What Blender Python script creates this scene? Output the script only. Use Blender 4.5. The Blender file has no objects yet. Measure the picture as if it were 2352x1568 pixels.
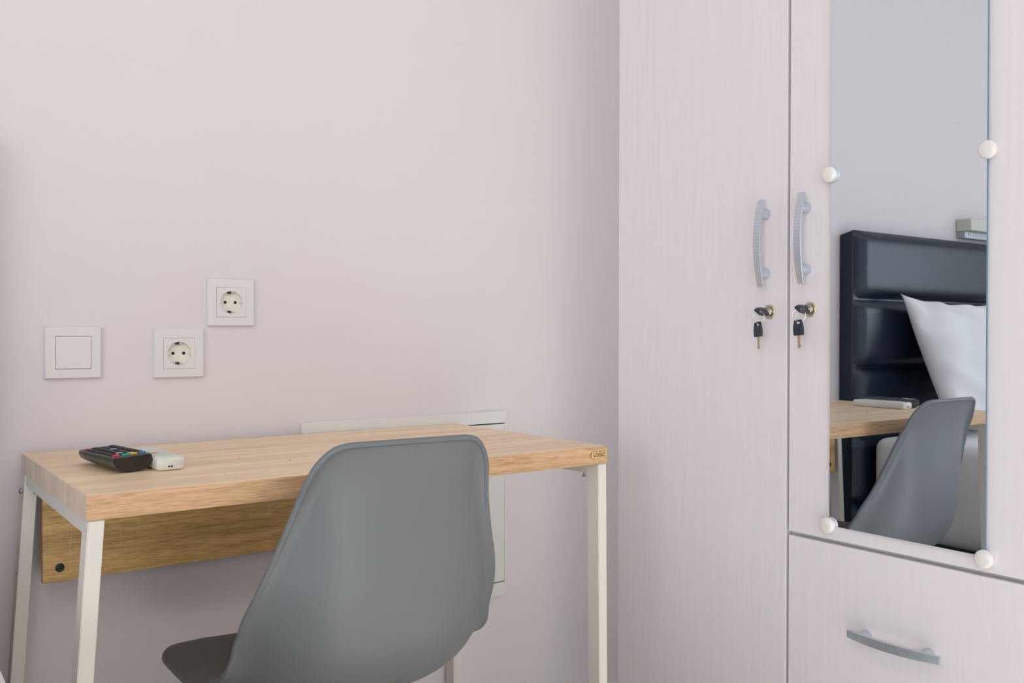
import bpy, bmesh, math, random
from mathutils import Vector, Matrix
random.seed(7)
R = math.radians
C = bpy.context.scene.collection
scene = bpy.context.scene

# ------------------------------------------------------------------ camera
cam_d = bpy.data.cameras.new('camera'); cam = bpy.data.objects.new('camera', cam_d); C.objects.link(cam)
yaw, pit, rol = R(36.1214), R(0.438), R(0.1063)
F = Vector((math.sin(yaw)*math.cos(pit), math.cos(yaw)*math.cos(pit), -math.sin(pit)))
Rt = Vector((math.cos(yaw), -math.sin(yaw), 0)); U = Rt.cross(F)
Rt, U = Rt*math.cos(rol)+U*math.sin(rol), U*math.cos(rol)-Rt*math.sin(rol)
m = Matrix((Rt, U, -F)).transposed().to_4x4(); m.translation = Vector((0, -1.6863, 0.9452))
cam.matrix_world = m
cam_d.sensor_width = 36; cam_d.lens = 2078.7/2352*36; cam_d.clip_start = 0.02
scene.camera = cam

# ------------------------------------------------------------------ world, lights, exposure
XW = 1.3067                                   # front plane of the wardrobe
SOUTH, WEST, EAST, TOP = -5.4, -3.6, 1.90, 2.6
w = bpy.data.worlds.new('world'); scene.world = w; w.use_nodes = True
bg = w.node_tree.nodes['Background']; bg.inputs[0].default_value = (0.80, 0.92, 1.0, 1); bg.inputs[1].default_value = 1.4

def area(name, loc, rot, sx, sy, power, col):
    l = bpy.data.lights.new(name, 'AREA'); l.shape = 'RECTANGLE'; l.size = sx; l.size_y = sy
    l.energy = power; l.color = col
    o = bpy.data.objects.new(name, l); o.location = loc; o.rotation_euler = rot; C.objects.link(o); return o
WX0, WX1, WZ0, WZ1 = -4.7, -2.1, 0.75, 2.35      # window_1 in the west wall (y range, z range)
VX0, VX1, VZ0, VZ1 = -3.1, 0.7, 0.06, 2.25       # fill_window_south, balcony door added in the south wall for fill (x range, z range)
DAY = (0.955, 0.965, 1.0)
area('window_and_fill_light', (WEST-0.28, (WX0+WX1)/2, (WZ0+WZ1)/2), (0, R(-90), 0), WZ1-WZ0+.2, WX1-WX0+.2, 88, DAY)
area('window_and_fill_light', ((VX0+VX1)/2, SOUTH-0.28, (VZ0+VZ1)/2), (R(90), 0, 0), VX1-VX0+.2, VZ1-VZ0+.1, 22, DAY)  # fill light added from the south, reaches below the desk
HX1, UY0, UY1, UZ0, UZ1 = 3.4, -1.15, -.10, 0.45, 2.30   # passage added to light the wardrobe gap, with fill_window_passage at its east end
area('window_and_fill_light', (HX1+0.28, (UY0+UY1)/2, (UZ0+UZ1)/2), (0, R(90), 0), UZ1-UZ0+.2, UY1-UY0+.1, 34, DAY)  # added to brighten the wall strip beside the wardrobe
sl = bpy.data.lights.new('bounce_sun', 'SUN'); sl.energy = 12.0; sl.angle = R(.55); sl.color = (1.0, .97, .945)
so_ = bpy.data.objects.new('bounce_sun', sl); C.objects.link(so_)
so_.rotation_euler = Vector((.22, 1.0, -.48)).to_track_quat('-Z', 'Y').to_euler()      # added sun through the balcony door, for bounce off the floor
scene.view_settings.view_transform = 'Standard'; scene.view_settings.look = 'None'
scene.view_settings.gamma = 1; scene.view_settings.use_curve_mapping = False
scene.view_settings.exposure = 0.0

# ------------------------------------------------------------------ materials
def mat(name, col, rough=.5, metal=0, spec=.5, coat=0, noise=None, bump=None, **kw):
    m = bpy.data.materials.new(name); m.use_nodes = True; nt = m.node_tree; b = nt.nodes['Principled BSDF']
    b.inputs['Base Color'].default_value = (*col, 1); b.inputs['Roughness'].default_value = rough
    b.inputs['Metallic'].default_value = metal; b.inputs['Specular IOR Level'].default_value = spec
    b.inputs['Coat Weight'].default_value = coat
    if noise or bump:
        tc = nt.nodes.new('ShaderNodeTexCoord')
    if noise:                                    # (scale xyz, amount)
        mp = nt.nodes.new('ShaderNodeMapping'); mp.inputs['Scale'].default_value = noise[0]
        n = nt.nodes.new('ShaderNodeTexNoise'); n.inputs['Scale'].default_value = 1; n.inputs['Detail'].default_value = 6; n.inputs['Roughness'].default_value = .6
        r = nt.nodes.new('ShaderNodeValToRGB'); a = noise[1]
        r.color_ramp.elements[0].position = .3; r.color_ramp.elements[1].position = .7
        r.color_ramp.elements[0].color = (*[c*(1-a) for c in col], 1); r.color_ramp.elements[1].color = (*[min(1, c*(1+a)) for c in col], 1)
        nt.links.new(tc.outputs['Object'], mp.inputs[0]); nt.links.new(mp.outputs[0], n.inputs[0]); nt.links.new(n.outputs[0], r.inputs[0]); nt.links.new(r.outputs[0], b.inputs['Base Color'])
    if bump:                                     # (scale xyz, strength, distance)
        mp = nt.nodes.new('ShaderNodeMapping'); mp.inputs['Scale'].default_value = bump[0]
        n = nt.nodes.new('ShaderNodeTexNoise'); n.inputs['Scale'].default_value = 1; n.inputs['Detail'].default_value = 4
        bp = nt.nodes.new('ShaderNodeBump'); bp.inputs['Strength'].default_value = bump[1]; bp.inputs['Distance'].default_value = bump[2]
        nt.links.new(tc.outputs['Object'], mp.inputs[0]); nt.links.new(mp.outputs[0], n.inputs[0]); nt.links.new(n.outputs[0], bp.inputs['Height']); nt.links.new(bp.outputs[0], b.inputs['Normal'])
    return m

def oak(name, dark, light, rot=(0, 0, 0), saw=.25):
    """laminate oak: grain runs along local x; fine pores, wide flames and pale saw marks across"""
    m = bpy.data.materials.new(name); m.use_nodes = True; nt = m.node_tree; N = nt.nodes; L = nt.links
    b = N['Principled BSDF']; b.inputs['Roughness'].default_value = .40; b.inputs['Specular IOR Level'].default_value = .5
    tc = N.new('ShaderNodeTexCoord'); mr = N.new('ShaderNodeMapping'); mr.inputs['Rotation'].default_value = rot
    L.new(tc.outputs['Object'], mr.inputs[0])
    def noise(sc, det, dist=0):
        mp = N.new('ShaderNodeMapping'); mp.inputs['Scale'].default_value = sc; L.new(mr.outputs[0], mp.inputs[0])
        n = N.new('ShaderNodeTexNoise'); n.inputs['Scale'].default_value = 1; n.inputs['Detail'].default_value = det
        n.inputs['Roughness'].default_value = .6; n.inputs['Distortion'].default_value = dist; L.new(mp.outputs[0], n.inputs[0]); return n.outputs[0]
    def math_(op, a, b_, c=None):
        n = N.new('ShaderNodeMath'); n.operation = op
        for i, v in enumerate((a, b_, c)):
            if v is None: continue
            if isinstance(v, (int, float)): n.inputs[i].default_value = v
            else: L.new(v, n.inputs[i])
        return n.outputs[0]
    broad = noise((1.8, 22, 22), 3, .6); mid = noise((8, 150, 150), 4, .3); fine = noise((34, 800, 800), 3)
    v = math_('MULTIPLY_ADD', broad, .45, 0); v = math_('MULTIPLY_ADD', mid, .4, v); v = math_('MULTIPLY_ADD', fine, .60, v)
    r = N.new('ShaderNodeValToRGB'); e = r.color_ramp.elements
    e[0].position = .56; e[0].color = (*dark, 1); e[1].position = .84; e[1].color = (*light, 1)
    L.new(v, r.inputs[0])
    mask = noise((6, 14, 14), 2); cross = noise((330, 16, 16), 2)
    s = math_('GREATER_THAN', cross, .62); ms = N.new('ShaderNodeMapRange'); ms.inputs[1].default_value = .42; ms.inputs[2].default_value = .75
    L.new(mask, ms.inputs[0]); s = math_('MULTIPLY', s, ms.outputs[0]); s = math_('MULTIPLY', s, saw)
    mx = N.new('ShaderNodeMix'); mx.data_type = 'RGBA'; L.new(s, mx.inputs['Factor']); L.new(r.outputs[0], mx.inputs['A']); mx.inputs['B'].default_value = (*[min(1, c*1.35) for c in light], 1)
    L.new(mx.outputs['Result'], b.inputs['Base Color'])
    bp = N.new('ShaderNodeBump'); bp.inputs['Strength'].default_value = .25; bp.inputs['Distance'].default_value = .0006
    L.new(v, bp.inputs['Height']); L.new(bp.outputs[0], b.inputs['Normal'])
    return m

M = {}
M['wall'] = mat('wall_paint', (.795, .722, .738), .75, spec=.2, noise=((1.5, 1.5, 1.5), .012), bump=((60, 60, 60), .08, .001))
M['ceiling'] = mat('ceiling_paint', (.90, .89, .87), .8, spec=.2, noise=((2, 2, 2), .01))
M['floor'] = oak('floor_laminate', (.58, .545, .50), (.76, .725, .675))
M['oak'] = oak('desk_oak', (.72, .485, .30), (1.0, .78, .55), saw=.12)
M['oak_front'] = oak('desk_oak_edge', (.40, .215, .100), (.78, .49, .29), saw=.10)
M['oak_side'] = oak('desk_oak_side', (.66, .48, .38), (.97, .79, .67), rot=(0, R(90), 0), saw=0)
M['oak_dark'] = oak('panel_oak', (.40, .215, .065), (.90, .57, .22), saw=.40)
M['steel_paint'] = mat('cream_painted_steel', (.80, .75, .70), .4, noise=((8, 8, 3), .02))
M['wardrobe'] = mat('white_ash_laminate', (.84, .785, .83), .42, spec=.4, noise=((110, 110, 5), .02), bump=((220, 220, 8), .15, .0003))
M['carcass'] = mat('wardrobe_carcass', (.84, .82, .80), .5, noise=((40, 40, 2), .03))
M['alu'] = mat('satin_aluminium', (.60, .64, .72), .34, metal=.75, noise=((90, 90, 90), .02))
M['dimple'] = mat('shaded_dimple', (.40, .43, .50), .4, metal=.6, noise=((90, 90, 90), .01))  # darker tone puts the shade of dents into raised dots
M['nickel'] = mat('aged_nickel', (.62, .57, .46), .28, metal=.9, noise=((200, 200, 200), .05))
M['dark_metal'] = mat('dark_metal', (.06, .055, .05), .4, metal=.6, noise=((200, 200, 200), .1))
M['zinc'] = mat('zinc_bolt', (.38, .38, .36), .35, metal=.9, noise=((200, 200, 200), .06))
M['black_rubber'] = mat('key_plastic', (.022, .030, .048), .42, noise=((150, 150, 150), .15))
M['blade'] = mat('key_blade', (.55, .44, .32), .35, metal=.8, noise=((250, 250, 250), .06))
M['white_plastic'] = mat('white_plastic', (.80, .75, .755), .35, noise=((20, 20, 20), .008))
M['socket_well'] = mat('socket_well_plastic', (.86, .81, .73), .35, noise=((20, 20, 20), .008))
M['clip'] = mat('glossy_white_plastic', (.86, .82, .81), .15, coat=.5, noise=((20, 20, 20), .008))
M['hatch'] = mat('hatch_white_enamel', (.80, .77, .755), .4, noise=((10, 10, 10), .008))
M['black'] = mat('black_hole', (.008, .008, .008), .7, noise=((90, 90, 90), .2))
M['gap'] = mat('joint_shadow_grey', (.10, .11, .10), .7, noise=((90, 90, 90), .1))
M['shell'] = mat('grey_polypropylene', (.180, .190, .204), .42, spec=.45, noise=((4, 4, 4), .01), bump=((900, 900, 900), .12, .0002))
M['leg_wood'] = oak('beech_leg', (.50, .33, .18), (.70, .52, .33), rot=(0, R(90), 0))
M['remote_black'] = mat('remote_black', (.055, .058, .058), .36, noise=((120, 120, 120), .08))
M['remote_key'] = mat('remote_rubber_key', (.016, .018, .022), .5, noise=((300, 300, 300), .3))
M['remote_shiny'] = mat('remote_gloss_end', (.006, .006, .007), .12, coat=.4, noise=((60, 60, 60), .1))
M['remote_white'] = mat('remote_white', (.80, .78, .73), .3, noise=((30, 30, 30), .01))
M['remote_face'] = mat('remote_pale_face', (.70, .745, .70), .35, noise=((30, 30, 30), .02))
M['btn_green_pale'] = mat('pale_green_key', (.60, .70, .60), .4, noise=((90, 90, 90), .03))
M['btn_grey'] = mat('grey_blue_key', (.36, .42, .55), .4, noise=((90, 90, 90), .03))
for n, c in dict(red=(.75, .035, .06), green=(.02, .42, .22), yellow=(.80, .48, .03), blue=(.09, .22, .52), coral=(.85, .25, .25), pink=(.80, .55, .50)).items():
    M[n] = mat(n+'_button', c, .35, noise=((90, 90, 90), .03))
M['leather'] = mat('black_leatherette', (.004, .011, .026), .32, spec=.42, noise=((30, 30, 30), .15), bump=((260, 260, 260), .35, .0012))
M['linen'] = mat('white_cotton', (.90, .885, .90), .85, spec=.1, noise=((5, 5, 5), .015), bump=((14, 9, 6), .5, .012))
M['base_fabric'] = mat('black_bed_base', (.012, .012, .014), .8, noise=((90, 90, 90), .3))
M['fixture'] = mat('pale_fixture_plastic', (.62, .61, .53), .45, noise=((20, 20, 20), .02))
M['fixture_metal'] = mat('fixture_plate_metal', (.42, .44, .46), .4, metal=.5, noise=((50, 50, 50), .05))
M['frame'] = mat('window_frame_white', (.8, .8, .8), .4, noise=((20, 20, 20), .01))
M['plate'] = mat('engraved_plate_wood', (.72, .47, .20), .4, noise=((160, 700, 700), .08))
M['plate_text'] = mat('burnt_lettering', (.13, .05, .012), .6, noise=((300, 300, 300), .2))
M['baseboard'] = mat('baseboard_paint', (.72, .71, .68), .5, noise=((10, 10, 10), .02))
# mirror: silvered glass with faint dust specks
mm = bpy.data.materials.new('silvered_glass'); mm.use_nodes = True; nt = mm.node_tree; b = nt.nodes['Principled BSDF']
b.inputs['Base Color'].default_value = (.73, .80, .87, 1); b.inputs['Metallic'].default_value = 1; b.inputs['Roughness'].default_value = .012
tc = nt.nodes.new('ShaderNodeTexCoord'); vo = nt.nodes.new('ShaderNodeTexVoronoi'); vo.inputs['Scale'].default_value = 70; vo.inputs['Randomness'].default_value = 1
n2 = nt.nodes.new('ShaderNodeTexNoise'); n2.inputs['Scale'].default_value = 9; n2.inputs['Detail'].default_value = 3
mp = nt.nodes.new('ShaderNodeMapping'); mp.inputs['Scale'].default_value = (1, 1, 1.6)
nt.links.new(tc.outputs['Object'], mp.inputs[0]); nt.links.new(mp.outputs[0], vo.inputs['Vector']); nt.links.new(tc.outputs['Object'], n2.inputs['Vector'])
lt = nt.nodes.new('ShaderNodeMath'); lt.operation = 'LESS_THAN'; lt.inputs[1].default_value = .085; nt.links.new(vo.outputs['Distance'], lt.inputs[0])
gt = nt.nodes.new('ShaderNodeMapRange'); gt.inputs[1].default_value = .52; gt.inputs[2].default_value = .70; nt.links.new(n2.outputs[0], gt.inputs[0])
mu = nt.nodes.new('ShaderNodeMath'); mu.operation = 'MULTIPLY'; nt.links.new(lt.outputs[0], mu.inputs[0]); nt.links.new(gt.outputs[0], mu.inputs[1])
sc_ = nt.nodes.new('ShaderNodeMath'); sc_.operation = 'MULTIPLY'; sc_.inputs[1].default_value = .5; nt.links.new(mu.outputs[0], sc_.inputs[0])
df = nt.nodes.new('ShaderNodeBsdfDiffuse'); df.inputs[0].default_value = (.6, .65, .72, 1)
mx = nt.nodes.new('ShaderNodeMixShader'); nt.links.new(sc_.outputs[0], mx.inputs[0]); nt.links.new(b.outputs[0], mx.inputs[1]); nt.links.new(df.outputs[0], mx.inputs[2])
nt.links.new(mx.outputs[0], nt.nodes['Material Output'].inputs[0])
M['mirror'] = mm
M['glass_edge'] = mat('blue_green_glass_edge', (.10, .22, .33), .2, noise=((50, 50, 50), .05))
gm = bpy.data.materials.new('window_glass'); gm.use_nodes = True; nt = gm.node_tree; nt.nodes.remove(nt.nodes['Principled BSDF'])
tr = nt.nodes.new('ShaderNodeBsdfTransparent'); tr.inputs[0].default_value = (.96, .985, .975, 1); gl = nt.nodes.new('ShaderNodeBsdfGlossy'); gl.inputs['Roughness'].default_value = .02
fr_ = nt.nodes.new('ShaderNodeLayerWeight'); fr_.inputs[0].default_value = .25; mx = nt.nodes.new('ShaderNodeMixShader')
nt.links.new(fr_.outputs['Fresnel'], mx.inputs[0]); nt.links.new(tr.outputs[0], mx.inputs[1]); nt.links.new(gl.outputs[0], mx.inputs[2]); nt.links.new(mx.outputs[0], nt.nodes['Material Output'].inputs[0])
M['glass'] = gm

# ------------------------------------------------------------------ mesh helpers
def link(name, bm, material, parent=None, smooth=False, loc=None, rot=None, sharp=None):
    me = bpy.data.meshes.new(name); bm.normal_update(); bm.to_mesh(me); bm.free()
    for mt in (material if isinstance(material, (list, tuple)) else [material]): me.materials.append(M[mt])
    o = bpy.data.objects.new(name, me); C.objects.link(o)
    if parent: o.parent = parent
    if loc: o.location = loc
    if rot: o.rotation_euler = rot
    if smooth:
        for p in me.polygons: p.use_smooth = True
        if sharp:
            me.set_sharp_from_angle(angle=R(sharp))
    return o
def box(bm, x0, x1, y0, y1, z0, z1, bev=0, seg=2):
    r = bmesh.ops.create_cube(bm, size=1)
    vs = r['verts']
    for v in vs:
        v.co = Vector(((x0+x1)/2+v.co.x*(x1-x0), (y0+y1)/2+v.co.y*(y1-y0), (z0+z1)/2+v.co.z*(z1-z0)))
    if bev:
        es = {e for v in vs for e in v.link_edges}
        bmesh.ops.bevel(bm, geom=list(es), offset=bev, segments=seg, affect='EDGES', profile=.6)
    return bm
def B(*a, **k): return box(bmesh.new(), *a, **k)
def prism(bm, pts, h, mtx=Matrix(), bev=0, holes=None):
    """extrude the outline pts (local xy) by h along local z"""
    n0 = set(bm.verts)
    vs = [bm.verts.new((p[0], p[1], 0)) for p in pts]; f = bm.faces.new(vs)
    r = bmesh.ops.extrude_face_region(bm, geom=[f]); top = [v for v in r['geom'] if isinstance(v, bmesh.types.BMVert)]
    for v in top: v.co.z += h
    new = [v for v in bm.verts if v not in n0]
    if bev:
        es = [e for v in new for e in v.link_edges if abs(e.verts[0].co.z-e.verts[1].co.z) < 1e-7]
        bmesh.ops.bevel(bm, geom=list(set(es)), offset=bev, segments=2, affect='EDGES')
        new = [v for v in bm.verts if v not in n0]
    for v in new: v.co = mtx @ v.co
    bmesh.ops.recalc_face_normals(bm, faces=list({f for v in new for f in v.link_faces}))
    return bm
def lathe(bm, prof, n=32, mtx=Matrix()):
    """prof: list of (radius, height) around local z"""
    rings = []
    for r, h in prof:
        if r < 1e-6: rings.append([bm.verts.new(mtx @ Vector((0, 0, h)))])
        else: rings.append([bm.verts.new(mtx @ Vector((r*math.cos(2*math.pi*k/n), r*math.sin(2*math.pi*k/n), h))) for k in range(n)])
    fs = []
    for a, c in zip(rings, rings[1:]):
        for k in range(n):
            k2 = (k+1) % n
            if len(a) == 1 and len(c) == 1: continue
            if len(a) == 1: q = [a[0], c[k], c[k2]]
            elif len(c) == 1: q = [a[k], a[k2], c[0]]
            else: q = [a[k], a[k2], c[k2], c[k]]
            fs.append(bm.faces.new(q))
    bmesh.ops.recalc_face_normals(bm, faces=fs)
    return bm
def tube(bm, pts, r, n=8, closed=False):
    rings = []; P = [Vector(p) for p in pts]; N = len(P); a = None
    for i, p in enumerate(P):
        t = (P[(i+1) % N]-P[i-1]) if closed else (P[min(i+1, N-1)]-P[max(i-1, 0)])
        t.normalize()
        if a is None: a = t.orthogonal().normalized(); a0 = a.copy()
        a = (a-t*a.dot(t)).normalized(); c = t.cross(a)
        rings.append([bm.verts.new(p+a*r*math.cos(2*math.pi*k/n)+c*r*math.sin(2*math.pi*k/n)) for k in range(n)])
    tw = 0
    if closed:                                     # close the seam with the ring turned to where it started
        t = (P[1]-P[-1]).normalized(); a = (a-t*a.dot(t)).normalized()
        ang = math.atan2(a0.cross(a).dot(t), a0.dot(a)); tw = round(ang/(2*math.pi/n))
    for i in range(N if closed else N-1):
        a, c = rings[i], rings[(i+1) % N]; w_ = tw if (closed and i == N-1) else 0
        for k in range(n): bm.faces.new([a[k], a[(k+1) % n], c[(k+1+w_) % n], c[(k+w_) % n]])
    if not closed: bm.faces.new(rings[0][::-1]); bm.faces.new(rings[-1])
    bmesh.ops.recalc_face_normals(bm, faces=bm.faces[:])
    return bm
def hexa(bm, lo, hi, bev=.001):
    """a slanted bar: lo and hi are (x0,x1,y0,y1,z)"""
    v = []
    for x0, x1, y0, y1, z in (lo, hi):
        v.append([bm.verts.new(q) for q in ((x0, y0, z), (x1, y0, z), (x1, y1, z), (x0, y1, z))])
    fs = [bm.faces.new(v[0][::-1]), bm.faces.new(v[1])]
    for k in range(4): fs.append(bm.faces.new([v[0][k], v[0][(k+1) % 4], v[1][(k+1) % 4], v[1][k]]))
    bmesh.ops.bevel(bm, geom=list({e for f in fs for e in f.edges}), offset=bev, segments=2, affect='EDGES')
    return bm
def empty(name, loc, label, cat, group=None, rotz=0):
    o = bpy.data.objects.new(name, None); C.objects.link(o); o.location = loc; o.rotation_euler = (0, 0, rotz)
    o.empty_display_size = .05; o['label'] = label; o['category'] = cat
    if group: o['group'] = group
    return o
def struct(name, bm, m): o = link(name, bm, m); o['kind'] = 'structure'; return o
def copy_tree(o, parent=None):
    c = o.copy(); C.objects.link(c); c.parent = parent
    for ch in list(o.children): copy_tree(ch, c)
    return c
RX = Matrix.Rotation(R(90), 4, 'X')            # local z -> -y  (faces out of the north wall)
def onwall(x, z, y=0): return Matrix.Translation((x, y, z)) @ RX
RF = Matrix(((0, 0, -1, 0), (-1, 0, 0, 0), (0, 1, 0, 0), (0, 0, 0, 1)))     # local x -> -y, y -> z, z -> -x (faces out of the wardrobe front)
def onfront(x, y, z): return Matrix.Translation((x, y, z)) @ RF

# ------------------------------------------------------------------ room shell
T = .15
struct('wall_north', B(WEST-T, HX1+T, 0, T, -.1, TOP+.1), 'wall')
bm = bmesh.new()
box(bm, WEST-T, WEST, SOUTH-T, WX0, -.1, TOP+.1); box(bm, WEST-T, WEST, WX1, 0, -.1, TOP+.1)
box(bm, WEST-T, WEST, WX0, WX1, -.1, WZ0); box(bm, WEST-T, WEST, WX0, WX1, WZ1, TOP+.1)
struct('wall_west', bm, 'wall')
struct('wall_east', B(EAST, EAST+T, SOUTH, -.32, -.1, TOP+.1), 'wall')
bm = bmesh.new()
box(bm, HX1, HX1+T, -1.6, UY0, -.1, TOP+.1); box(bm, HX1, HX1+T, UY1, 0, -.1, TOP+.1)
box(bm, HX1, HX1+T, UY0, UY1, -.1, UZ0); box(bm, HX1, HX1+T, UY0, UY1, UZ1, TOP+.1)
struct('wall_added_passage_east', bm, 'wall')  # unseen passage, added to carry light into the wardrobe gap
struct('wall_added_passage_south', B(EAST+T, HX1+T, -1.6-T, -1.6, -.1, TOP+.1), 'wall')  # closes the added passage
bm = bmesh.new()
box(bm, WEST, VX0, SOUTH-T, SOUTH, -.1, TOP+.1); box(bm, VX1, EAST+T, SOUTH-T, SOUTH, -.1, TOP+.1)
box(bm, VX0, VX1, SOUTH-T, SOUTH, -.1, VZ0); box(bm, VX0, VX1, SOUTH-T, SOUTH, VZ1, TOP+.1)
struct('wall_south', bm, 'wall')
struct('floor', B(WEST-T, HX1+T, SOUTH-T, T, -.1, 0), 'floor')
struct('ceiling', B(WEST-T, HX1+T, SOUTH-T, T, TOP, TOP+.1), 'ceiling')
bm = bmesh.new()
fx = .055
WM = (WX0+WX1)/2
for a in ((WX0, WX0+fx, WZ0, WZ1), (WX1-fx, WX1, WZ0, WZ1), (WX0+fx, WX1-fx, WZ0, WZ0+fx), (WX0+fx, WX1-fx, WZ1-fx, WZ1), (WM-.03, WM+.03, WZ0+fx, WZ1-fx)):
    box(bm, WEST-.10, WEST-.04, a[0], a[1], a[2], a[3], bev=.004)
win = struct('window_1', bm, 'frame')
for a, b_ in ((WX0+fx, WM-.03), (WM+.03, WX1-fx)): link('pane', B(WEST-.075, WEST-.069, a, b_, WZ0+fx, WZ1-fx), 'glass', win)
bm = bmesh.new(); WM = (VX0+VX1)/2
for a in ((VX0, VX0+fx, VZ0, VZ1), (VX1-fx, VX1, VZ0, VZ1), (VX0+fx, VX1-fx, VZ0, VZ0+fx), (VX0+fx, VX1-fx, VZ1-fx, VZ1), (WM-.03, WM+.03, VZ0+fx, VZ1-fx)):
    box(bm, a[0], a[1], SOUTH-.10, SOUTH-.04, a[2], a[3], bev=.004)
win = struct('fill_window_south', bm, 'frame')  # unseen balcony door, added for frontal light under the desk
for a, b_ in ((VX0+fx, WM-.03), (WM+.03, VX1-fx)): link('pane', B(a, b_, SOUTH-.075, SOUTH-.069, VZ0+fx, VZ1-fx), 'glass', win)
bm = bmesh.new()
for a in ((UY0, UY0+fx, UZ0, UZ1), (UY1-fx, UY1, UZ0, UZ1), (UY0+fx, UY1-fx, UZ0, UZ0+fx), (UY0+fx, UY1-fx, UZ1-fx, UZ1)):
    box(bm, HX1+.04, HX1+.10, a[0], a[1], a[2], a[3], bev=.004)
win = struct('fill_window_passage', bm, 'frame')  # unseen window, added for light along the wardrobe gap
link('pane', B(HX1+.069, HX1+.075, UY0+fx, UY1-fx, UZ0+fx, UZ1-fx), 'glass', win)
struct('baseboard_north', B(WEST, HX1, -.012, 0, 0, .07, bev=.003), 'baseboard')

# ------------------------------------------------------------------ ceiling lamp (out of view, added to warm and even the light)
t = empty('fill_ceiling_lamp', (-.45, -1.9, TOP), 'round white ceiling lamp added out of view as warm fill light', 'lamp')
link('lamp_base', lathe(bmesh.new(), [(0, 0), (.16, 0), (.16, -.02), (.15, -.025), (0, -.025)], 40), 'frame', t, True, sharp=40)
dm = bpy.data.materials.new('lamp_diffuser'); dm.use_nodes = True
e_ = dm.node_tree.nodes['Principled BSDF']; e_.inputs['Emission Color'].default_value = (1, .88, .87, 1); e_.inputs['Emission Strength'].default_value = 20; M['diffuser'] = dm
link('lamp_shade', lathe(bmesh.new(), [(.145, -.026), (.14, -.05), (.11, -.07), (.05, -.08), (0, -.082)], 40), 'diffuser', t, True)

# ------------------------------------------------------------------ wardrobe
WT = 2.05
wd = empty('wardrobe', (XW+.02, -.72, 0), 'white wood-grain wardrobe with mirror, two doors and a wide drawer beside the desk', 'wardrobe')
wl = Vector(wd.location)
def wobj(name, bm, m, parent=wd, **k):
    bmesh.ops.translate(bm, verts=bm.verts, vec=-wl) if parent is wd else None
    return link(name, bm, m, parent, **k)
Y0, Y1, Y2, Y3 = -.2772, -.7015, -.7075, -1.150
bm = bmesh.new()
xf = XW+.019
box(bm, xf, EAST-.01, Y0-.018, Y0, 0, WT); box(bm, xf, EAST-.01, Y3, Y3+.018, 0, WT); box(bm, xf, EAST-.01, Y1-.012, Y1+.006, .06, WT-.02)
box(bm, xf, EAST-.01, Y3+.018, Y0-.018, WT-.02, WT); box(bm, EAST-.02, EAST-.012, Y3+.018, Y0-.018, 0, WT-.02)
box(bm, xf, EAST-.02, Y3+.018, Y1-.012, .592, .610); box(bm, xf+.02, EAST-.02, Y3+.018, Y0-.018, .04, .06)
wobj('carcass', bm, 'carcass')
d1 = wobj('door', B(XW, XW+.018, Y1, Y0, .07, WT-.005, bev=.0012), 'wardrobe')
d2 = wobj('door', B(XW, XW+.018, Y3, Y2, .6075, WT-.005, bev=.0012), 'wardrobe')
dr = wobj('drawer', B(XW, XW+.018, Y3, Y2, .07, .6005, bev=.0012), 'wardrobe')
dr['label'] = 'wide white drawer front with horizontal bow handle'
wobj('plinth', B(XW+.03, XW+.045, Y3+.018, Y0-.018, 0, .04), 'wardrobe')

def handle_mesh():
    """bow handle along local y, standing out along local z"""
    bm = bmesh.new(); n = 24; L = .153
    rings = []
    for i in range(n+1):
        s = -1+2*i/n; y = s*L/2; h = .0125+.0110*(1-s*s); wv = .0062+.0014*(1-s*s)
        th = .0045
        prof = [(-wv, h), (-wv, h+th*.70), (-wv*.90, h+th), (0, h+th*1.06), (wv*.90, h+th), (wv, h+th*.70), (wv, h)]
        rings.append([bm.verts.new((a, y, c)) for a, c in prof])
    for a, c in zip(rings, rings[1:]):
        for k in range(7): bm.faces.new([a[k], a[(k+1) % 7], c[(k+1) % 7], c[k]])
    bm.faces.new(rings[0]); bm.faces.new(rings[-1][::-1]); bmesh.ops.recalc_face_normals(bm, faces=bm.faces[:])
    return bm
def posts_mesh():
    bm = bmesh.new()
    for s in (-1, 1): lathe(bm, [(.0096, 0), (.0094, .006), (.0080, .012), (.0062, .0185), (0, .0185)], 24, Matrix.Translation((0, s*.0520, 0)))
    return bm
def dimples_mesh():
    bm = bmesh.new(); L = .153
    for i in range(19):
        y = (-.052+.104*i/18); s = y/(L/2); h = .0125+.0110*(1-s*s)+.0045*1.05
        for a in (-.0036, 0, .0036): lathe(bm, [(.00095, -.0004), (.0007, .0003), (0, .0005)], 6, Matrix.Translation((a, y, h-.0002)))
    return bm
def handle(parent, mtx):
    inv = Matrix.Translation(-wl)
    bm = handle_mesh(); bmesh.ops.transform(bm, matrix=inv @ mtx, verts=bm.verts); h = link('handle', bm, 'alu', parent, True, sharp=50)
    bm = posts_mesh(); bmesh.ops.transform(bm, matrix=inv @ mtx, verts=bm.verts)
    # posts joined with the bow into the handle's mesh
    me = h.data; b2 = bmesh.new(); b2.from_mesh(me); tmp = bpy.data.meshes.new('t'); bm.to_mesh(tmp); bm.free(); b2.from_mesh(tmp); bpy.data.meshes.remove(tmp)
    for f in b2.faces: f.smooth = True
    b2.to_mesh(me); b2.free(); me.set_sharp_from_angle(angle=R(45))
    h['label'] = 'satin aluminium bow handle with three rows of dimples'
    return h
handle(d1, onfront(XW, -.6578, 1.1060)); handle(d2, onfront(XW, -.7415, 1.1085))
handle(dr, onfront(XW, -.909, .4665) @ Matrix.Rotation(R(90), 4, 'Z'))
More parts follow.
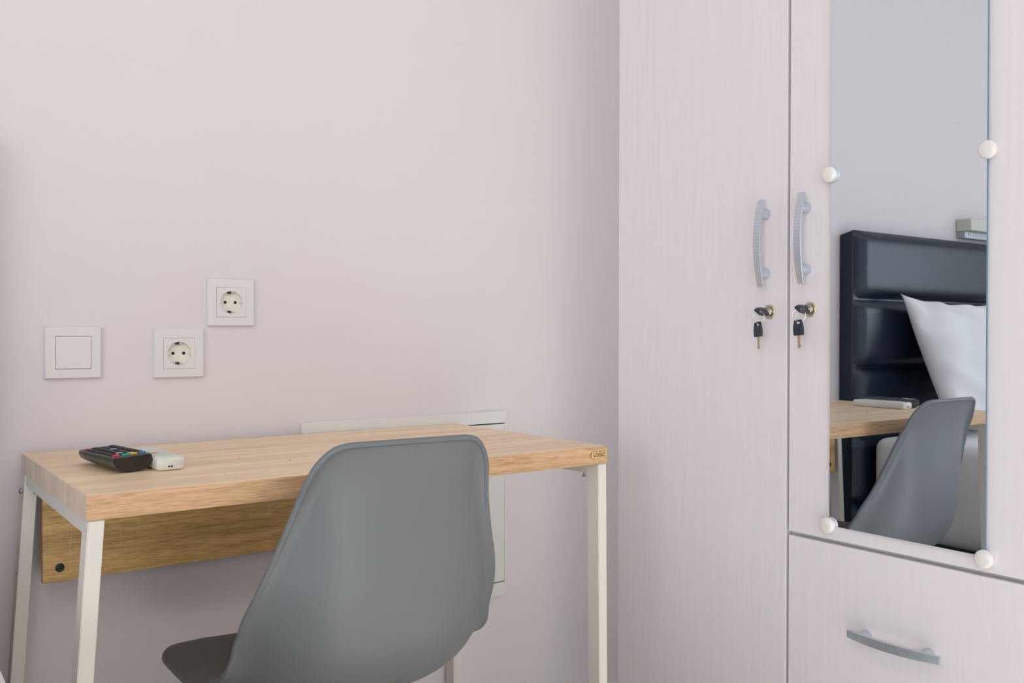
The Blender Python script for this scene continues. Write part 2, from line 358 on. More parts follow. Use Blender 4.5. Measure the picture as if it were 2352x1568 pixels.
for par, mtx in ((d1, onfront(XW, -.6578, 1.1060)), (d2, onfront(XW, -.7415, 1.1085)), (dr, onfront(XW, -.909, .4665) @ Matrix.Rotation(R(90), 4, 'Z'))):
    bm = dimples_mesh(); bmesh.ops.transform(bm, matrix=Matrix.Translation(-wl) @ mtx, verts=bm.verts)
    o = link('handle_dimples', bm, 'dimple', par, True); o['kind'] = 'stuff'
def lock(parent, y, z):
    bm = bmesh.new()
    lathe(bm, [(.0128, 0), (.0128, .0016), (.0118, .0026), (.0092, .0026), (.0090, .0006), (.0084, .0006)], 40)
    lathe(bm, [(.0084, .0006), (.0084, .0085), (.0076, .0095), (.0052, .0095), (.0050, .0110), (.0, .0110)], 40)
    bmesh.ops.transform(bm, matrix=Matrix.Translation(-wl) @ onfront(XW, y, z), verts=bm.verts)
    o = link('lock', bm, 'nickel', parent, True, sharp=35); o['label'] = 'round nickel cam lock'
LK = ((-.6655, .986), (-.7490, .9885))
lock(d1, *LK[0]); lock(d2, *LK[1])

# mirror screwed to the right-hand door, a hair out of parallel
MT = .004; mY0, mY1, mB, mTop = -.7907, -1.0459, .6315, 1.80
mi = Matrix.Translation((XW, mY0, 0)) @ Matrix.Rotation(R(-.647), 4, 'Z')
off = .0045
bm = B(-MT-.0005, -.0005, mY1-mY0, 0, mB, mTop)
bmesh.ops.transform(bm, matrix=Matrix.Translation((-off*.0, 0, 0)) @ mi, verts=bm.verts)
# keep the whole plate just in front of the door
mxx = max(v.co.x for v in bm.verts); bmesh.ops.translate(bm, verts=bm.verts, vec=(XW-.0002-mxx, 0, 0))
front_shift = XW-.0002-mxx
bmesh.ops.translate(bm, verts=bm.verts, vec=-wl)
bm.faces.ensure_lookup_table(); bm.normal_update()
for f in bm.faces: f.material_index = 0 if f.normal.x < -.9 else 1
mir = link('mirror', bm, ['mirror', 'glass_edge'], wd); mir['label'] = 'tall frameless mirror held by white clips'
for y, z in ((-.790, 1.209), (-1.0475, 1.208), (-.7895, .6315), (-1.0455, .6275), (-.790, 1.785), (-1.046, 1.785)):
    bm = lathe(bmesh.new(), [(.0100, 0), (.0128, .0048), (.0134, .0062), (.0134, .0095), (.0124, .0125), (.0095, .0143), (.005, .0149), (0, .0150)], 36)
    bmesh.ops.transform(bm, matrix=Matrix.Translation(-wl) @ onfront(XW, y, z), verts=bm.verts)
    link('mirror_clip', bm, 'clip', mir, True)

# ------------------------------------------------------------------ keys hanging in the two locks
def oval_plate(wd_, hg, thick, slot=True):
    """key bow: tapered plastic grip with a slot, origin at its shoulder, growing along +y"""
    out = []
    for x, y in ((-.50, 0), (.50, 0), (.53, .25), (.50, .55), (.40, .85), (.33, 1.0), (-.33, 1.0), (-.40, .85), (-.50, .55), (-.53, .25)): out.append((x*wd_, y*hg))
    bm = prism(bmesh.new(), out, thick, Matrix.Translation((0, 0, -thick/2)), bev=.0009)
    return bm
def grip(wd_, hg, thick):
    """the grip built as a ring around its slot"""
    bm = bmesh.new()
    oy = [(-.50, 0), (.50, 0), (.53, .3), (.50, .6), (.42, .85), (.33, 1.0), (-.33, 1.0), (-.42, .85), (-.50, .6), (-.53, .3)]
    iy = [(-.10, .72), (.10, .72), (.24, .75), (.26, .80), (.20, .85), (.14, .87), (-.14, .87), (-.20, .85), (-.26, .80), (-.24, .75)]
    fr, bk = [], []
    for z, store in ((thick/2, fr), (-thick/2, bk)):
        store.append([bm.verts.new((x*wd_*.93, .04*hg+y*hg*.93, z)) for x, y in oy]); store.append([bm.verts.new((x*wd_, y*hg, z)) for x, y in iy])
    mid = [bm.verts.new((x*wd_, y*hg, 0)) for x, y in oy]
    n = 10
    for k in range(n):
        k2 = (k+1) % n
        bm.faces.new([fr[0][k], fr[0][k2], fr[1][k2], fr[1][k]]); bm.faces.new([bk[0][k], bk[1][k], bk[1][k2], bk[0][k2]])
        bm.faces.new([fr[0][k], mid[k], mid[k2], fr[0][k2]]); bm.faces.new([bk[0][k], bk[0][k2], mid[k2], mid[k]])
        bm.faces.new([fr[1][k], fr[1][k2], bk[1][k2], bk[1][k]])
    bmesh.ops.recalc_face_normals(bm, faces=bm.faces[:])
    return bm
def blade(ln, thick=.0012, w_=.0062):
    pts = [(-.5, .001), (-.5, -.18), (-.36, -.24), (-.36, -.40), (-.44, -.47), (-.34, -.55), (-.38, -.66), (-.52, -.80), (-.42, -.90), (0, -1.0), (.42, -.90), (.52, -.80), (.34, -.66), (.30, -.55), (.36, -.47), (.30, -.40), (.36, -.24), (.5, -.18), (.5, .001)]
    return prism(bmesh.new(), [(x*w_, y*ln) for x, y in pts], thick, Matrix.Translation((0, 0, -thick/2)))
def keyset(y, z, label, swing):
    t = empty('key_ring', (XW, y, z), label, 'keys', 'keys left in the wardrobe locks')
    base = Matrix.Translation((-XW, -y, -z))
    ins = onfront(XW-.0105, y, z)          # local z points out of the door
    # inserted key: bow plane lies almost level, growing outwards
    mk = ins @ Matrix.Rotation(R(-38), 4, 'Z') @ Matrix.Rotation(R(90), 4, 'X')
    bm = grip(.0195, .0245, .0050); bmesh.ops.transform(bm, matrix=base @ mk, verts=bm.verts); k1 = link('key_head', bm, 'black_rubber', t, True, sharp=30)
    # ring
    cen = mk @ Vector((.0, .0200, 0)); rr = .0105
    a = Matrix.Rotation(R(swing), 4, 'Z')
    cz = cen + Vector((0, 0, -rr+.0006))
    u = a @ Vector((.48, -.88, 0)); u.normalize()
    pts = [cz + u*rr*math.cos(q)+Vector((0, 0, 1))*rr*math.sin(q) for q in [2*math.pi*i/40 for i in range(40)]]
    bm = tube(bmesh.new(), [p+(Vector((-XW, -y, -z))) for p in pts], .0007, 6, True); link('ring', bm, 'nickel', t, True)
    # hanging key
    hk = Matrix.Translation(cz+Vector((0, 0, -rr-.0200-.0035))) @ a @ RF @ Matrix.Rotation(R(-12), 4, 'Y') @ Matrix.Rotation(R(4), 4, 'Z')
    bm = grip(.0200, .0265, .0040); bmesh.ops.transform(bm, matrix=base @ hk, verts=bm.verts); k2 = link('key_head', bm, 'black_rubber', t, True, sharp=30)
    bm = blade(.0220); bmesh.ops.transform(bm, matrix=base @ hk, verts=bm.verts); link('key_blade', bm, 'blade', k2)
    return t
keyset(*LK[0], 'black-headed keys on a ring in the lock of the plain left wardrobe door', 0)
keyset(*LK[1], 'black-headed keys on a ring in the lock of the mirrored wardrobe door', 8)

# ------------------------------------------------------------------ sockets and switch on the wall
def ring_square(bm, h_out, hole, z, n=48, square_hole=False):
    """flat square face with a hole; returns outer and inner loops"""
    o_, i_ = [], []
    for k in range(n):
        a = 2*math.pi*(k+.5)/n; c, s = math.cos(a), math.sin(a); q = max(abs(c), abs(s))
        o_.append(bm.verts.new((c/q*h_out, s/q*h_out, z)))
        i_.append(bm.verts.new((c/q*hole, s/q*hole, z) if square_hole else (c*hole, s*hole, z)))
    return o_, i_
def bridge(bm, a, b_):
    n = len(a)
    return [bm.faces.new([a[k], a[(k+1) % n], b_[(k+1) % n], b_[k]]) for k in range(n)]
def cover_frame(S, inner):
    bm = bmesh.new(); h = S/2; n = 48
    l = []
    for hh, z in ((h, 0), (h, .0065), (h-.0012, .0082)):
        l.append([bm.verts.new((math.copysign(1, 1)*0, 0, 0)) for _ in range(0)])
    o0, _i = ring_square(bm, h, inner, 0, square_hole=True)
    o1, i1 = ring_square(bm, h, inner, .0062, square_hole=True)
    o2, i2 = ring_square(bm, h-.0015, inner, .0082, square_hole=True)
    bridge(bm, o0, o1); bridge(bm, o1, o2); bridge(bm, o2, i2); bridge(bm, i2, _i)
    for v in i1: bm.verts.remove(v)
    # square corners: snap nearest loop vertices to the exact corner
    for lp, hh in ((o0, h), (o1, h), (o2, h-.0015), (i2, inner), (_i, inner)):
        for sx in (-1, 1):
            for sy in (-1, 1):
                v = min(lp, key=lambda q: (q.co.x-sx*hh)**2+(q.co.y-sy*hh)**2); v.co.x = sx*hh; v.co.y = sy*hh
    bmesh.ops.recalc_face_normals(bm, faces=bm.faces[:]); return bm
def socket(x, z, label):
    t = empty('wall_socket', (x, 0, z), label, 'socket', 'white wall sockets above the desk')
    m_ = RX
    def add(name, bm, mt, parent=t, **k):
        bmesh.ops.transform(bm, matrix=m_, verts=bm.verts); return link(name, bm, mt, parent, **k)
    add('cover_frame', cover_frame(.088, .0278), 'white_plastic')
    bm = bmesh.new(); h = .0274
    o0, _ = ring_square(bm, h, .02, 0); [bm.verts.remove(v) for v in _]
    o1, c1 = ring_square(bm, h, .0222, .0088)
    bridge(bm, o0, o1)
    for lp in (o0, o1):
        for sx in (-1, 1):
            for sy in (-1, 1):
                v = min(lp, key=lambda q: (q.co.x-sx*h)**2+(q.co.y-sy*h)**2); v.co.x = sx*h; v.co.y = sy*h
    bridge(bm, o1, c1)
    n = 48
    def circ(r, zz): return [bm.verts.new((r*math.cos(2*math.pi*(k+.5)/n), r*math.sin(2*math.pi*(k+.5)/n), zz)) for k in range(n)]
    c2 = circ(.0218, .0096); c3 = circ(.0208, .0094)
    bridge(bm, c1, c2); bridge(bm, c2, c3)
    bmesh.ops.recalc_face_normals(bm, faces=bm.faces[:])
    pl = add('centre_plate', bm, 'white_plastic', smooth=True, sharp=25)
    bm = bmesh.new(); c3 = circ(.0208, .0094); c4 = circ(.0204, .0012); bridge(bm, c3, c4)
    c5 = circ(.0001, .0012); bridge(bm, c4, c5); bm.faces.new(c5)
    bmesh.ops.recalc_face_normals(bm, faces=bm.faces[:])
    for f in bm.faces: f.normal_flip() if False else None
    we = add('socket_well', bm, 'socket_well', smooth=True, sharp=40)
    for s in (-1, 1):
        add('pin_hole', lathe(bmesh.new(), [(.0028, .0012), (.0028, .0018), (.0024, .0020), (0, .0016)], 20, Matrix.Translation((s*.0095, 0, 0))), 'black', we, smooth=True)
        bm = bmesh.new(); box(bm, -.0060, .0002, min(s*.0158, s*.0207), max(s*.0158, s*.0207), .0030, .0070, bev=.0004)
        add('earth_clip', bm, 'dark_metal', we)
        bm = bmesh.new(); box(bm, .0003, .0050, min(s*.0168, s*.0205), max(s*.0168, s*.0205), .0030, .0078, bev=.0004)
        add('earth_clip', bm, 'nickel', we)
    for s in (-1, 1):
        add('guide_rib', B(.0188*s-.0018, .0188*s+.0018, -.0016, .0016, .0012, .0080, bev=.0004), 'white_plastic', we)
    return t
socket(.4793, .9102, 'white wall socket level with the light switch, lower of the two sockets')
socket(.5743, 1.0045, 'white wall socket mounted higher than the other, farthest right on the wall')
t = empty('light_switch', (.3039, 0, .9133), 'square white light switch with single rocker at left end of wall', 'switch')
def add(name, bm, mt, parent=t, **k):
    bmesh.ops.transform(bm, matrix=RX, verts=bm.verts); return link(name, bm, mt, parent, **k)
add('cover_frame', cover_frame(.088, .0280), 'white_plastic')
add('backing_plate', B(-.028, .028, -.028, .028, .0005, .0020), 'gap')
bm = B(-.0273, .0273, -.0273, .0273, .0030, .0092, bev=.0008)
for v in bm.verts:
    if v.co.z > .006: v.co.z += v.co.x*.035
add('rocker', bm, 'white_plastic')

# ------------------------------------------------------------------ wall hatch behind the desk
t = empty('wall_hatch', (.96, 0, .56), 'flat white metal access hatch on the wall behind the desk', 'hatch')
def wp(name, x0, x1, z0, z1, y0, y1, mt='hatch', bev=.0012):
    return link(name, B(x0-.96, x1-.96, y0, y1, z0-.56, z1-.56, bev=bev), mt, t)
wp('back_plate', .716, 1.204, .354, .768, -.004, 0, 'gap', 0)
wp('frame_rail', .713, 1.2075, .7445, .771, -.0115, -.0002); wp('frame_rail', .713, 1.2075, .351, .3815, -.0115, -.0002)
wp('frame_stile', .713, .730, .3815, .7445, -.0115, -.0002); wp('frame_stile', 1.203, 1.2075, .3815, .7445, -.0115, -.0002)
wp('hatch_door', .7325, 1.2030, .3835, .7420, -.0110, -.004)

# ------------------------------------------------------------------ desk
DX, DY, W_, D_ = .2243, -.02, .8448, .4875
dk = empty('desk', (DX, DY, 0), 'small oak-effect desk with cream metal legs against the wall', 'desk', rotz=R(.4143))
ZT, TT = .75, .0304; ZB = ZT-TT
link('tabletop', B(.0009, W_-.0009, -D_+.0009, 0, ZB, ZT, bev=.0010), 'oak', dk)
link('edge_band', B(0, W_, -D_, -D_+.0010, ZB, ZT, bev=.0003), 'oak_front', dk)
link('edge_band', B(-.0002, .0010, -D_+.001, 0, ZB, ZT, bev=.0003), 'oak_side', dk)
link('edge_band', B(W_-.001, W_+.0002, -D_+.001, 0, ZB, ZT, bev=.0003), 'oak_side', dk)
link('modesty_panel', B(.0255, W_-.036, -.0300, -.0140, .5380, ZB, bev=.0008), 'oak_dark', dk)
lw, ld = .0190, .030
def leg(xt, xb, y0, y1): return link('leg', hexa(bmesh.new(), (xb, xb+lw, y0, y1, 0), (xt, xt+lw, y0, y1, ZB-.0006)), 'steel_paint', dk)
l1 = leg(.0015, -.046, -D_+.001, -D_+.001+ld)
l2 = leg(.0005, -.047, -ld-.001, -.001)
l3 = leg(W_-lw-.001, W_-lw+.006, -D_+.001, -D_+.001+ld)
l4 = leg(W_-lw-.012, W_-lw-.004, -ld-.001, -.001)
for x0 in (.0015, W_-lw-.001):
    link('side_rail', B(x0, x0+lw-.0005, -D_+ld, -ld, ZB-.020, ZB-.0006, bev=.001), 'steel_paint', dk)
def screw(name, mtx, parent, r=.0045, h=.002, mt='zinc', cross=True, shank=0):
    bm = lathe(bmesh.new(), [(r*.45, -shank), (r*.45, 0), (r, 0), (r*.95, h*.5), (r*.6, h), (0, h*1.1)] if shank else [(r, 0), (r*.95, h*.5), (r*.6, h), (0, h*1.1)], 20)
    bmesh.ops.transform(bm, matrix=mtx, verts=bm.verts); o = link(name, bm, mt, parent, True, sharp=50)
    if cross:
        b2 = bmesh.new(); box(b2, -r*.7, r*.7, -r*.14, r*.14, h*.95, h*1.25); box(b2, -r*.14, r*.14, -r*.7, r*.7, h*.95, h*1.25)
        bmesh.ops.transform(b2, matrix=mtx @ Matrix.Rotation(R(30), 4, 'Z'), verts=b2.verts); link('screw_slot', b2, 'black', o)
    return o
screw('screw', Matrix.Translation((.0510, -.0301, .5610)) @ RX, dk, r=.0072, h=.0012, mt='dark_metal')
screw('bolt', Matrix.Translation((-.0035, -.017, .6905)) @ Matrix.Rotation(R(-90), 4, 'Y'), dk, r=.0048, h=.003, shank=.005, cross=False)
for x, y in ((.011, -.062), (W_-.012, -D_+.048), (.011, -D_+.048), (W_-.012, -.062)):
    screw('screw', Matrix.Translation((x, y, ZB-.0265)) @ Matrix.Rotation(R(180), 4, 'X'), dk, r=.0042, h=.002, shank=.0070, cross=False)
link('bolt_hole', lathe(bmesh.new(), [(.0016, 0), (.0016, .0004), (0, .0004)], 12, Matrix.Translation((-.0110, -.017, .558)) @ Matrix.Rotation(R(-86), 4, 'Y')), 'black', dk)
# burnt-letter plate on the front edge
px, pz, ph, pw = W_-.0212, .7358, .0122, .0365
out = []
for k in range(9): a = math.pi/2+math.pi*k/8; out.append((-pw/2+ph/2+ph/2*math.cos(a), ph/2*math.sin(a)))
for k in range(9): a = -math.pi/2+math.pi*k/8; out.append((pw/2-ph/2+ph/2*math.cos(a), ph/2*math.sin(a)))
bm = prism(bmesh.new(), out, .0016, Matrix.Translation((px, -D_, pz)) @ Matrix.Rotation(R(90), 4, 'X'), bev=.0002)
bm.normal_update()
for f in bm.faces: f.material_index = 0 if f.normal.y < -.5 else 1
plate = link('name_plate', bm, ['plate', 'plate_text'], dk); plate['label'] = 'small varnished plate with burnt capital letters'
cu = bpy.data.curves.new('lettering', 'FONT'); cu.body = 'LOGIC'; cu.size = .0094; cu.extrude = .0001; cu.offset = .00012; cu.align_x = 'CENTER'; cu.align_y = 'CENTER'; cu.space_character = 1.08
to = bpy.data.objects.new('tmp', cu); C.objects.link(to); bpy.context.view_layer.update()
me = bpy.data.meshes.new_from_object(to); bpy.data.objects.remove(to); me.materials.append(M['plate_text'])
me.transform(Matrix.Translation((px+.0010, -D_-.0018, pz)) @ Matrix.Rotation(R(90), 4, 'X') @ Matrix.Scale(.92, 4, (1, 0, 0)))
lt_ = bpy.data.objects.new('lettering', me); C.objects.link(lt_); lt_.parent = plate
# crumb on the desktop
bm = bmesh.new(); bmesh.ops.create_icosphere(bm, subdivisions=1, radius=.0011)
for v in bm.verts: v.co *= random.uniform(.7, 1.2)
o = link('crumb', bm, 'black', None, loc=(.5463, -.3561, ZT+.0008)); o['label'] = 'tiny dark crumb lying on the desktop'; o['category'] = 'crumb'

# ------------------------------------------------------------------ chair
ch = empty('desk_chair', (.6215, -.388, 0), 'grey moulded plastic chair with its back to the viewer, pushed up to the desk', 'chair', rotz=R(-2.0))
# profile of the middle line: (y, z, half width, forward/upward wrap of the rim, outward lip)
PR = [(-.225, .800, .088, .000), (-.221, .794, .110, .003), (-.2135, .773, .127, .011), (-.2070, .740, .137, .024), (-.2045, .700, .148, .038), (-.2040, .650, .164, .054),
      (-.2025, .600, .181, .068), (-.197, .550, .194, .084), (-.184, .498, .199, .094), (-.155, .453, .201, .090), (-.108, .421, .207, .076), (-.040, .404, .214, .060),
      (.040, .402, .221, .040), (.120, .410, .226, .030), (.190, .417, .224, .020), (.235, .420, .205, .011), (.256, .418, .165, .004)]
def cr(p0, p1, p2, p3, t): return .5*((2*p1)+(-p0+p2)*t+(2*p0-5*p1+4*p2-p3)*t*t+(-p0+3*p1-3*p2+p3)*t**3)
rows = []
for i in range(len(PR)-1):
    q = [PR[max(i-1, 0)], PR[i], PR[i+1], PR[min(i+2, len(PR)-1)]]
    for s in range(4): rows.append([cr(q[0][k], q[1][k], q[2][k], q[3][k], s/4) for k in range(4)])
rows.append(list(PR[-1]))
NU = 40; bm = bmesh.new(); G = []
def wrapf(au):                                     # sides sweep forward, the last few millimetres flare back into a lip
    k = max(0, (au-.86)/.14)
    return au**2.9, .0110*k*k
for i, (y, z, hw, wr) in enumerate(rows):
    a, b_ = rows[max(i-1, 0)], rows[min(i+1, len(rows)-1)]
    ty, tz = b_[0]-a[0], b_[1]-a[1]; L_ = math.hypot(ty, tz); ty /= L_; tz /= L_
    ny, nz = -tz, ty                               # normal pointing to the sitter's side
    line = []
    for j in range(NU+1):
        q = -1+2*j/NU; u = math.copysign(abs(math.sin(q*math.pi/2))**.92, q) if q else 0; au = abs(u)
        f1, f2 = wrapf(au); wrap = wr*f1-f2*min(1, wr/.02)
        line.append(bm.verts.new((hw*u*(1-.03*au**6)+math.copysign(f2*.7, u)*min(1, wr/.02), y+ny*wrap, z+nz*wrap)))
    G.append(line)
for a, b_ in zip(G, G[1:]):
    for j in range(NU): bm.faces.new([a[j], a[j+1], b_[j+1], b_[j]])
GC = [[v.co[:] for v in row] for row in G]
sh = link('shell', bm, 'shell', ch, True)
nr = len(G)-1; vv = [[Vector(v) for v in row] for row in GC]
pts = vv[0]+[vv[i][NU] for i in range(1, nr)]+vv[nr][::-1]+[vv[i][0] for i in range(nr-1, 0, -1)]
link('rim', tube(bmesh.new(), pts, .0044, 12, True), 'shell', sh, True)
so = sh.modifiers.new('thickness', 'SOLIDIFY'); so.thickness = .0065; so.offset = 0; so.use_rim = True
bv = sh.modifiers.new('edge', 'BEVEL'); bv.width = .0020; bv.segments = 2; bv.limit_method = 'ANGLE'; bv.angle_limit = R(50)
ss = sh.modifiers.new('smooth', 'SUBSURF'); ss.levels = 1; ss.render_levels = 1
for sx, sy in ((-1, -1), (1, -1), (-1, 1), (1, 1)):
    bm = bmesh.new(); top = Vector((sx*.070, .07+sy*.060, .392)); bot = Vector((sx*.150, .06+sy*.160, 0)); n = 8
    d = (bot-top); q = d.to_track_quat('Z', 'Y').to_matrix().to_4x4()
    lathe(bm, [(0, 0), (.010, 0), (.013, d.length*.25), (.0125, d.length*.6), (.009, d.length-.002), (0, d.length-.002)], 16, Matrix.Translation(top) @ q)
    link('leg', bm, 'leg_wood', ch, True, sharp=40)
bm = bmesh.new()
for a, b_ in (((-.100, -.07, .33), (.100, .13, .33)), ((.100, -.07, .33), (-.100, .13, .33))): tube(bm, [a, b_], .0035, 8)
link('brace', bm, 'dark_metal', ch, True)

# ------------------------------------------------------------------ remotes
t = empty('television_remote', (.3110, -.2710, ZT), 'black television remote with coloured buttons leaning against the white remote', 'remote control', rotz=R(9))
t.rotation_euler = (R(0), R(-3), R(9)); t.location.z += .0008
Lh, Wh = .070, .0275
def body(bm, Lh, Wh, sec, cap):
    rings = []
    for y, s in cap: rings.append([bm.verts.new((x*Wh*(1-(1-s)*.35), y*Lh, z0+(z-z0)*s)) for (x, z) in sec])
    return rings
sec = []
zt = .0228; z0 = .0125
top_c = [(-1, .0160), (-.985, .0192), (-.94, .0216), (-.86, zt), (.86, zt), (.94, .0216), (.985, .0192), (1, .0160)]
bot_c = [(.90, .0088), (.70, .0035), (.40, .0007), (.15, 0), (-.15, 0), (-.40, .0007), (-.70, .0035), (-.90, .0088)]
sec = top_c+bot_c
def loft(sec, stations, W2, zmid):
    bm = bmesh.new(); rings = []
    for y, s, lift in stations: rings.append([bm.verts.new((x*W2*(1-(1-s)*.3), y, zmid+(z-zmid)*s+lift)) for x, z in sec])
    for a, b_ in zip(rings, rings[1:]):
        for k in range(len(sec)): bm.faces.new([a[k], a[(k+1) % len(sec)], b_[(k+1) % len(sec)], b_[k]])
    bm.faces.new(rings[0][::-1]); bm.faces.new(rings[-1]); bmesh.ops.recalc_face_normals(bm, faces=bm.faces[:]); return bm
link('body', loft(sec, [(-Lh+.0015, 1, 0), (-Lh*.5, .97, .0002), (0, .93, .0004), (Lh*.6, .86, .0008), (Lh-.004, .80, .0012), (Lh, .62, .0018)], Wh, z0), 'remote_black', t, True, sharp=35)
link('end_cap', loft([(x*.97, z0+(z-z0)*.95) for x, z in sec], [(-Lh-.0012, .96, 0), (-Lh-.0003, 1.0, 0), (-Lh+.0020, 1.02, 0)], Wh, z0), 'remote_shiny', t, True, sharp=35)
def button(x, y, z, sx, sy, h, mt, name='button'): return link(name, B(-sx/2, sx/2, -sy/2, sy/2, 0, h, bev=min(sx, sy, h*2)*.22), mt, t, loc=(x, y, z))
def tz(y): s = 1-.2*(y+Lh)/(2*Lh); return z0+(zt-z0)*(1-.17*(y+Lh)/(2*Lh))+.0006*(y+Lh)/(2*Lh)
for x, c in ((-.0185, 'red'), (-.0063, 'green'), (.0060, 'yellow'), (.0178, 'blue')): button(x, -.0565, tz(-.0565)-.0006, .0098, .0050, .0030, c)
for r_ in range(12):
    y = -.046+r_*.0088
    for c_ in range(4):
        x = (-.0180, -.0062, .0060, .0178)[c_]
        if r_ == 11 and c_ == 0: button(x, y, tz(y)-.0006, .0075, .0048, .0028, 'red'); continue
        button(x, y, tz(y)-.0006, .0092, .0058, .0026+.0006*(c_ % 2), 'btn_grey' if (r_, c_) in ((0, 2), (1, 1), (7, 2)) else 'remote_key')

t = empty('air_conditioner_remote', (.3665, -.2790, ZT), 'white remote with pale keys lying right of the black one on the desk', 'remote control', rotz=R(1.5))
Lw, Ww = .0765, .0200
zw = .0185
secw = [(-1, .0085), (-.995, .0125), (-.96, .0160), (-.88, .0180), (-.75, zw), (.75, zw), (.88, .0180), (.96, .0160), (.995, .0125), (1, .0085), (.97, .0035), (.88, .0008), (.75, 0), (-.75, 0), (-.88, .0008), (-.97, .0035)]
link('body', loft(secw, [(-Lw, .72, 0), (-Lw+.0012, .88, 0), (-Lw+.004, .97, 0), (-Lw+.009, 1, 0), (Lw-.009, 1, 0), (Lw-.004, .97, 0), (Lw-.001, .88, 0), (Lw, .72, 0)], Ww, .0095), 'remote_white', t, True, sharp=60)
link('seam', loft([(x*1.002, z) for x, z in ((-1, .0080), (-1, .0084), (1, .0084), (1, .0080))], [(-Lw-.0001, .80, 0), (-Lw+.004, .985, 0), (-Lw+.009, 1, 0), (Lw-.009, 1, 0), (Lw-.004, .985, 0)], Ww, .0082), 'fixture', t)
link('key_face', B(-.0160, .0160, -.056, .066, zw-.001, zw+.0004, bev=.0003), 'remote_face', t)
button(-.006, -.016, zw, .0085, .0080, .0016, 'coral'); button(.006, -.004, zw, .0105, .0060, .0012, 'pink')
for x, y in ((.010, -.018), (-.010, .004), (.011, -.030), (0, -.030), (-.011, -.030), (-.011, -.044), (0, -.044), (.011, -.044)): button(x, y, zw, .0080, .0060, .0012, 'btn_green_pale')
link('display', B(-.014, .014, .022, .056, zw, zw+.0008, bev=.0003), 'btn_grey' if False else 'remote_face', t)
for x in (-.0022, .0018): link('charging_slot', B(x-.0011, x+.0013, -.0009, .0005, -.0010, .0010), 'black', t, loc=(-.001+x*0, -Lw, .0062))

# ------------------------------------------------------------------ bed, seen in the mirror
bx1, bx0 = .150, -1.05
HX = .163
bd = empty('bed', (-.44, -.05, 0), 'bed with padded black headboard and white sheet, reflected in the wardrobe mirror', 'bed')
bl = Vector(bd.location)
def bobj(name, bm, mt, parent=bd, **k):
    bmesh.ops.translate(bm, verts=bm.verts, vec=-bl); return link(name, bm, mt, parent, **k)
bm = B(bx0, HX, -.048, -.002, .0, 1.266, bev=.004)
for v in bm.verts:
    if v.co.z > 1.2: v.co.z -= max(0, (v.co.y+.048)/.046)*.012
hb = bobj('headboard', bm, 'leather')
seams = [1.268, 1.0565, .846, .636, .43, .22]
def puff(x0, x1, za, zb, y0, depth):
    bm = bmesh.new(); nx, nz = 48, 14; g = []
    for i in range(nx+1):
        # finer spacing near both ends
        s = i/nx; x = x0+(x1-x0)*s; col = []
        ex = min(x-x0, x1-x)
        for k in range(nz+1):
            q = k/nz; z = za+(zb-za)*q; ez = min(z-za, zb-z)
            fx_ = min(1, max(0, ex/.035)); fz = min(1, max(0, ez/.045))
            hgt = (1-(1-fx_)**2.2)**.6*(1-(1-fz)**2.4)**.55
            wr = .0016*math.sin(x*37+z*11)*math.exp(-ez/.02)*(1 if ez > 0 else 0)
            col.append(bm.verts.new((x, y0-depth*hgt+wr*hgt, z)))
        g.append(col)
    for a, b_ in zip(g, g[1:]):
        for k in range(nz): bm.faces.new([a[k], b_[k], b_[k+1], a[k+1]])
    bmesh.ops.recalc_face_normals(bm, faces=bm.faces[:])
    for f in bm.faces:
        if f.normal.y > 0: f.normal_flip()
    return bm
for zb, za in zip(seams, seams[1:]):
    bm = puff(bx0+.001, HX-.001, za+.0005, zb-.0025, -.047, .022)
    o = bobj('padded_panel', bm, 'leather', hb, smooth=True)
bobj('bed_base', B(bx0+.02, bx1-.005, -2.02, -.075, .05, .352, bev=.012), 'base_fabric')
for x, y in ((bx0+.08, -.14), (bx1-.10, -.14), (bx0+.08, -1.95), (bx1-.10, -1.95)): bobj('bed_foot', B(x-.025, x+.025, y-.025, y+.025, 0, .05), 'dark_metal')
bm = B(bx0+.03, bx1-.03, -2.00, -.085, .352, .636)
bmesh.ops.bevel(bm, geom=[e for e in bm.edges if max(v.co.z for v in e.verts) > .6 or abs(e.verts[0].co.z-e.verts[1].co.z) > .1], offset=.045, segments=6, affect='EDGES', profile=.6)
bobj('mattress', bm, 'linen', smooth=True)
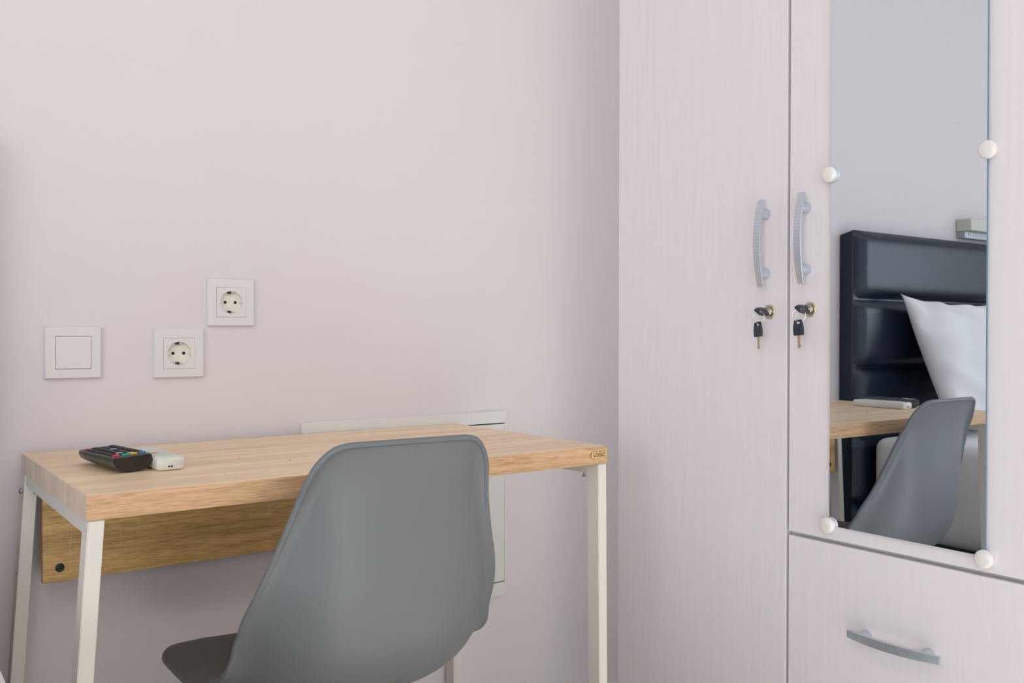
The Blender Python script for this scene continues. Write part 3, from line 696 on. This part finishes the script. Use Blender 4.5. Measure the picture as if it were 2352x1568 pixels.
# pillow leaning on the headboard
PWd, PHt, PTh = .66, .45, .15
bm = bmesh.new(); n = 40; gt_, gb = [], []
for i in range(n+1):
    rt_, rb = [], []
    for k in range(n+1):
        u, v = -1+2*i/n, -1+2*k/n
        pinch = 1-.12*(1-abs(v)**2)*abs(u)**4; pv = 1-.20*(1-abs(u)**2.0)*abs(v)**4
        x = u*PWd/2*pinch; y = v*PHt/2*pv
        h = PTh/2*max(0, (1-abs(u)**2.6))**.55*max(0, (1-abs(v)**2.6))**.55
        r_ = math.hypot(1-abs(u), 1-abs(v))
        wv = .010*math.sin(9*u-5*v+2)*math.sin(4*v+6*u*v)+.005*math.sin(19*(u+.6*v))*math.exp(-2*r_)
        rt_.append(bm.verts.new((x, y, h+wv*min(1, h/.02)))); 
        rb.append(rt_[-1] if h < 1e-6 else bm.verts.new((x, y, -h)))
    gt_.append(rt_); gb.append(rb)
for i in range(n):
    for k in range(n):
        for g, fl in ((gt_, 0), (gb, 1)):
            q = [g[i][k], g[i+1][k], g[i+1][k+1], g[i][k+1]]; q = q[::-1] if fl else q
            q2 = list(dict.fromkeys(q))
            if len(q2) > 2:
                try: bm.faces.new(q2)
                except ValueError: pass
bmesh.ops.recalc_face_normals(bm, faces=bm.faces[:])
pil = link('pillow', bm, 'linen', None, True)
pil['label'] = 'white pillow propped against the black headboard, seen in the mirror'; pil['category'] = 'pillow'
pil.rotation_euler = (R(68), R(0), R(0)); pil.location = (-.335, -.185, .865)

# ------------------------------------------------------------------ lamp bar above the headboard
t = empty('wall_lamp', (-.72, 0, 1.318), 'pale box-shaped wall lamp with metal plate above the headboard, seen in the mirror', 'wall lamp')
link('housing', B(-.22, .22, -.055, -.001, -.010, .032, bev=.003), 'fixture', t)
link('mounting_plate', B(-.215, .215, -.030, -.001, -.034, -.010, bev=.001), 'fixture_metal', t)
for x in (.188, .060, -.18):
    bm = bmesh.new(); lathe(bm, [(.0038, 0), (.0038, .001), (0, .001)], 16, Matrix.Translation((x, -.030, -.023)) @ RX); box(bm, x-.0016, x+.0016, -.0312, -.0300, -.022, -.014)
    link('keyhole', bm, 'frame', t)
